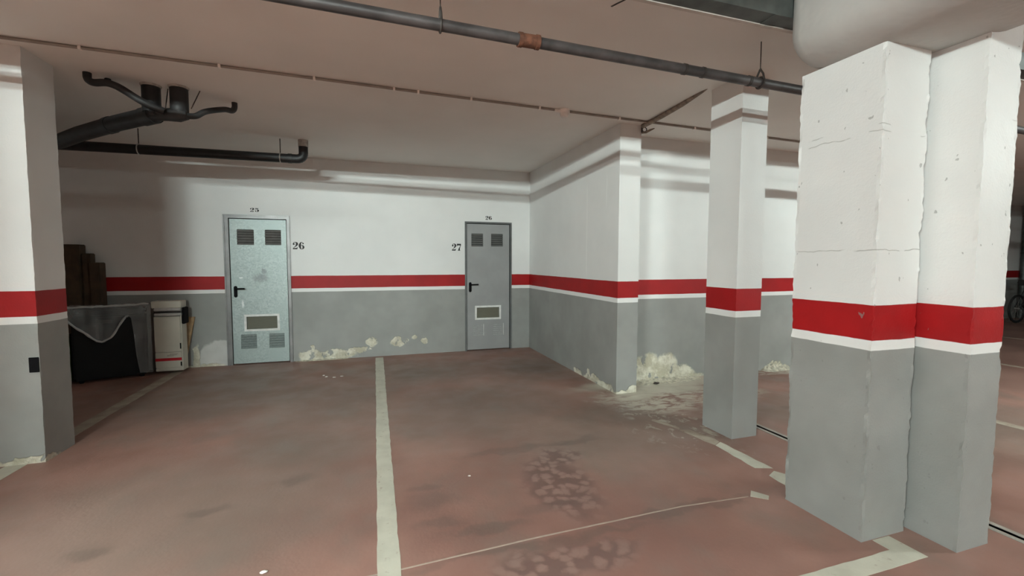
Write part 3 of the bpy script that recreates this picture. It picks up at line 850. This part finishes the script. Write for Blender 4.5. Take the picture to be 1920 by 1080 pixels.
# cream kitchen appliance
ap = thing('kitchen_appliance', 'cream appliance with two chrome bars and a red band beside the chest', 'appliance')
ax0, ax1, ay0, ay1 = -2.465, -2.185, 6.315, 6.48
MB().bbox(ax0, ax1, ay0 + .02, ay1, .03, .80, .004).build('appliance_body', M_APPL, ap)
MB().bbox(ax0 - .02, ax1 + .004, ay0 - .005, ay1, .80, .882, .006).build('appliance_top', M_APPL, ap)
MB().bbox(ax0, ax1 - .012, ay0 + .002, ay0 + .02, .27, .695, .004).build('appliance_door', M_APPL, ap)
MB().bbox(ax0, ax1 - .012, ay0 + .002, ay0 + .02, .075, .26, .004).build('appliance_drawer', M_APPL, ap)
MB().bbox(ax0, ax1, ay0 + .004, ay0 + .02, .035, .068, .003).build('plinth', M_APPL, ap)
MB().box(ax1 - .010, ax1, ay0 + .008, ay0 + .02, .07, .70).build('edge_post', M_APPL, ap)
for z in (.783, .722):
    part_label(MB().tube([(ax0 + .02, ay0 - .014, z), (ax1 + .01, ay0 - .014, z)], .020, 14).build('handle_bar', M_CHROME, ap, smooth=True), 'shiny chrome bar')
MB().box(ax0, ax1 - .004, ay0 + .012, ay0 + .02, .695, .80).build('control_strip', M_IRON, ap)
MB().bbox(ax1, ax1 + .030, ay0 + .01, ay0 + .15, .60, .80, .006).build('side_bracket', M_BLKPL, ap)
MB().box(ax1 - .024, ax1 - .012, ay0 - .001, ay0 + .003, .30, .37).build('hinge_cap', M_BLKPL, ap)
MB().box(ax1 - .024, ax1 - .012, ay0 - .001, ay0 + .003, .09, .14).build('hinge_cap', M_BLKPL, ap)
part_label(MB().box(ax0, ax1 - .011, ay0 - .0005, ay0 + .002, .158, .192).build('red_band', M_REDP, ap), 'red band')
for k, (z, a, b) in enumerate(((.238, .10, .02), (.226, .13, .03), (.215, .13, .06))):
    MB().box(ax1 - .03 - a, ax1 - .03 - b, ay0 + .0005, ay0 + .002, z, z + .003).build('print_line', M_IRON, ap)
# boards leaning on the wall
lb = MB().add([(-2.34, 6.51, 0), (-2.24, 6.51, 0), (-2.125, 6.568, .655), (-2.27, 6.568, .66), (-2.34, 6.528, 0), (-2.24, 6.528, 0), (-2.125, 6.588, .655), (-2.27, 6.588, .66)],
              [(0, 1, 2, 3), (7, 6, 5, 4), (0, 4, 5, 1), (1, 5, 6, 2), (2, 6, 7, 3), (3, 7, 4, 0)])
lb.v = [(x, y, z) for x, y, z in lb.v]
tag(lb.build('wooden_board', M_BOARD), 'tilted pale brown board leaning on the wall behind the cream appliance', 'board')
for k, (x0, x1, y0, z1, lab) in enumerate(((-3.37, -3.205, 6.44, 1.555, 'tallest brown cardboard carton standing behind the black chest'),
                                       (-3.20, -3.118, 6.47, 1.452, 'middle-height brown cardboard carton standing behind the black chest'),
                                       (-3.115, -3.022, 6.44, 1.345, 'shortest brown cardboard carton standing behind the black chest'))):
    ct = thing('cardboard_carton', lab, 'carton', 'cartons behind the chest')
    MB().bbox(x0, x1, y0, 6.585, 0, z1, .008).build('carton_body', M_CARD, ct)
    MB().box(x0 + .006, x1 - .006, y0 - .004, y0, z1 - .10, z1 - .012).build('carton_flap', M_CARD, ct)
    MB().box((x0 + x1) / 2 - .018, (x0 + x1) / 2 + .018, y0 - .005, y0 - .004, z1 - .35, z1 - .10).build('packing_tape', M_CARD, ct)
# things squeezed between the pillar and the chest
gc = thing('jerry_can', 'dark green plastic jerry can between the broad pillar and the chest', 'can')
MB().bbox(-3.40, -3.215, 6.15, 6.36, 0, .54, .03).build('can_body', M_GREEN, gc, smooth=True)
MB().lathe((-3.27, 6.22, 0), [(.03, .54), (.03, .58), (.02, .585)], 14).build('can_cap', M_BLKPL, gc, smooth=True)
MB().tube([(-3.37, 6.26, .54), (-3.36, 6.26, .585), (-3.33, 6.26, .585), (-3.32, 6.26, .54)], .012, 8).build('can_handle', M_GREEN, gc, smooth=True)
rb = thing('red_bucket', 'dark red plastic bucket on the floor beside the black chest', 'bucket')
MB().lathe((-3.25, 5.99, 0), [(.085, 0), (.11, .15), (.118, .155), (.118, .165), (.104, .165), (.08, .01)], 24).build('bucket_body', M_REDB, rb, smooth=True)
MB().torus((-3.25, 5.99, .165), (0, .55, 1), .113, .004, 24, 6, 0, math.pi).build('bucket_handle', M_STEEL, rb, smooth=True)
bm = bmesh.new(); bmesh.ops.create_icosphere(bm, subdivisions=3, radius=1)
for v in bm.verts:
    k = 1 + .18 * mnoise.noise(v.co * 2.3)
    v.co = Vector((-3.245 + v.co.x * .085 * k, 5.995 + v.co.y * .085 * k, .225 + v.co.z * .065 * k))
bm.verts.index_update(); mb = MB().add([v.co[:] for v in bm.verts], [[v.index for v in f.verts] for f in bm.faces]); bm.free()
tag(mb.build('plastic_bag', M_BAG, smooth=True), 'crumpled white plastic bag resting in the red bucket', 'bag')

# ------------------------------------------------------------------ small things on the floor
def lump(name, x, y, s, h, mat, label, cat, group=None):
    bm = bmesh.new(); bmesh.ops.create_icosphere(bm, subdivisions=2, radius=1)
    for v in bm.verts:
        k = 1 + .45 * mnoise.noise(v.co * 1.9 + Vector((x * 5, y * 5, 0)))
        v.co = Vector((x + v.co.x * s * k, y + v.co.y * s * .6 * k, max(0, h + v.co.z * h * k) + .0005))
    bm.verts.index_update()
    mb = MB().add([v.co[:] for v in bm.verts], [[v.index for v in f.verts] for f in bm.faces]); bm.free()
    return tag(mb.build(name, mat), label, cat, group)
for x, y, s in ((-.505, 5.585, .016), (-.413, 5.531, .020), (-.332, 5.557, .018), (-.54, 5.66, .014)):
    lump('paint_flake', x, y, s, .004, M_FLAKE, 'tiny white paint flake on the floor below the peeling back wall', 'flake', 'flakes below the back wall')
lump('paint_flake', .586, 2.704, .010, .003, M_FLAKE, 'tiny white chip on the red floor near the dark stains', 'flake')
lump('paint_flake', -.465, 2.115, .016, .005, M_FLAKE, 'small pale paint chip on the floor left of the middle bay line', 'flake')
lump('dark_stone', 3.043, 4.16, .035, .012, M_IRON, 'small dark stone on the salt-stained floor by the peeling wall', 'stone')
# crumbled plaster heaped along the foot of the peeling walls
def heap(x0, x1, y0, y1, h, parent, seed):
    mb = MB(); nx, ny = 60, 14; vs = []
    for i in range(nx + 1):
        for j in range(ny + 1):
            u, v = i / nx, j / ny
            x = x0 + (x1 - x0) * u; y = y0 + (y1 - y0) * v
            e = math.sin(math.pi * u) ** .5 * v
            z = h * e * (.35 + .9 * abs(mnoise.noise(Vector((x * 9, y * 9, seed)))) + .35 * mnoise.noise(Vector((x * 30, y * 30, seed)))) - .004 * (1 - v)
            vs.append((x, y, max(z, -.002)))
    fs = [(i * (ny + 1) + j, (i + 1) * (ny + 1) + j, (i + 1) * (ny + 1) + j + 1, i * (ny + 1) + j + 1) for i in range(nx) for j in range(ny)]
    o = mb.add(vs, fs).build('crumbled_plaster', M_PLASTER, parent, smooth=True)
    o['kind'] = 'stuff'
heap(2.70, 3.72, 4.12, DY - .001, .035, wall_box, 1)
heap(4.70, 5.15, 4.20, DY - .001, .12, wall_box, 4)
heap(-.98, -.30, YB - .06, YB - .001, .03, wall_back, 7)

# ------------------------------------------------------------------ far end: bicycle and downpipe at the far wall
dpz = thing('downpipe', 'dark vertical downpipe on the far wall behind the bicycle', 'pipe')
MB().tube([(15.25, 6.50, 0), (15.25, 6.50, H)], .06, 14).build('pipe_run', M_TRAYM, dpz, smooth=True)
for z in (.5, 1.6, 2.5):
    MB().torus((15.25, 6.50, z), (0, 0, 1), .062, .008, 20, 6).build('pipe_clamp', M_IRON, dpz)
bk = thing('bicycle', 'black bicycle parked along the far wall', 'bicycle')
bx0, by0, R_ = 13.90, 5.98, .325
wheels = [(bx0, R_), (bx0 + 1.05, R_)]
for (wx, wz) in wheels:
    tyre = MB().torus((wx, by0, wz), (0, 1, 0), R_ - .022, .022, 40, 8).build('tyre', M_TYRE, bk, smooth=True)
    MB().torus((wx, by0, wz), (0, 1, 0), R_ - .050, .010, 40, 6).build('rim', M_BIKE, bk, smooth=True)
    sp = MB()
    for k in range(16):
        a = 2 * math.pi * k / 16
        sp.tube([(wx, by0 + (.02 if k % 2 else -.02), wz), (wx + (R_ - .055) * math.cos(a), by0, wz + (R_ - .055) * math.sin(a))], .0025, 5)
    sp.build('spokes', M_STEEL, bk)
    MB().tube([(wx, by0 - .05, wz), (wx, by0 + .05, wz)], .022, 12).build('hub', M_STEEL, bk, smooth=True)
cr_ = (bx0 + .44, by0, .29); st_ = (bx0 + .27, by0, .80); hd0 = (bx0 + .80, by0, .66); hd1 = (bx0 + .76, by0, .80)
fr = MB()
for a, b, r in ((cr_, st_, .018), (st_, hd1, .016), (cr_, hd0, .020), (hd0, hd1, .022)): fr.tube([a, b], r, 10)
for s in (-.055, .055):
    fr.tube([(bx0, by0 + s, R_), (cr_[0], by0 + s * .5, cr_[2])], .010, 8)
    fr.tube([(bx0, by0 + s, R_), (st_[0], by0 + s * .3, st_[2] - .04)], .009, 8)
    fr.tube([(bx0 + 1.05, by0 + s, R_), (hd0[0] + .01, by0 + s, hd0[2])], .011, 8)
fr.build('bike_frame', M_BIKE, bk, smooth=True)
MB().tube([st_, (st_[0] - .03, by0, .90)], .013, 10).build('seat_post', M_STEEL, bk)
MB().tube([(st_[0] - .17, by0, .915), (st_[0] - .08, by0, .92), (st_[0] + .10, by0, .915)], [.07, .055, .02], 12).build('saddle', M_TYRE, bk, smooth=True)
MB().tube([(hd1[0] - .02, by0 - .28, .93), (hd1[0] + .02, by0 - .1, .92), (hd1[0] + .02, by0 + .1, .92), (hd1[0] - .02, by0 + .28, .93)], .013, 10).build('handlebar', M_BIKE, bk, smooth=True)
MB().tube([hd1, (hd1[0] + .01, by0, .92)], .014, 10).build('stem', M_BIKE, bk)
MB().torus((cr_[0], by0 - .05, cr_[2]), (0, 1, 0), .085, .006, 24, 6).build('chainring', M_STEEL, bk)
mb = MB()
for s in (-1, 1):
    c_ = MB().tube([(cr_[0], by0 + s * .06, cr_[2]), (cr_[0] - s * .12, by0 + s * .07, cr_[2] + s * .11)], .010, 8).build('crank', M_IRON, bk)
    px_, py_, pz_ = cr_[0] - s * .12, by0 + s * .115, cr_[2] + s * .11
    MB().box(px_ - .045, px_ + .045, py_ - .045, py_ + .045, pz_ - .01, pz_ + .01).build('pedal', M_TYRE, c_)
MB().tube([(bx0 + .10, by0 + .09, R_ - .02), (bx0 + .16, by0 + .20, 0.0)], .008, 8).build('kickstand', M_STEEL, bk)
# white trunking on the far ceiling
o = MB().box(6.8, 11.5, 4.00, 4.03, H - .035, H).build('cable_trunking', M_WPVC)
tag(o, 'slim white cable trunking on the ceiling towards the bicycle', 'trunking')
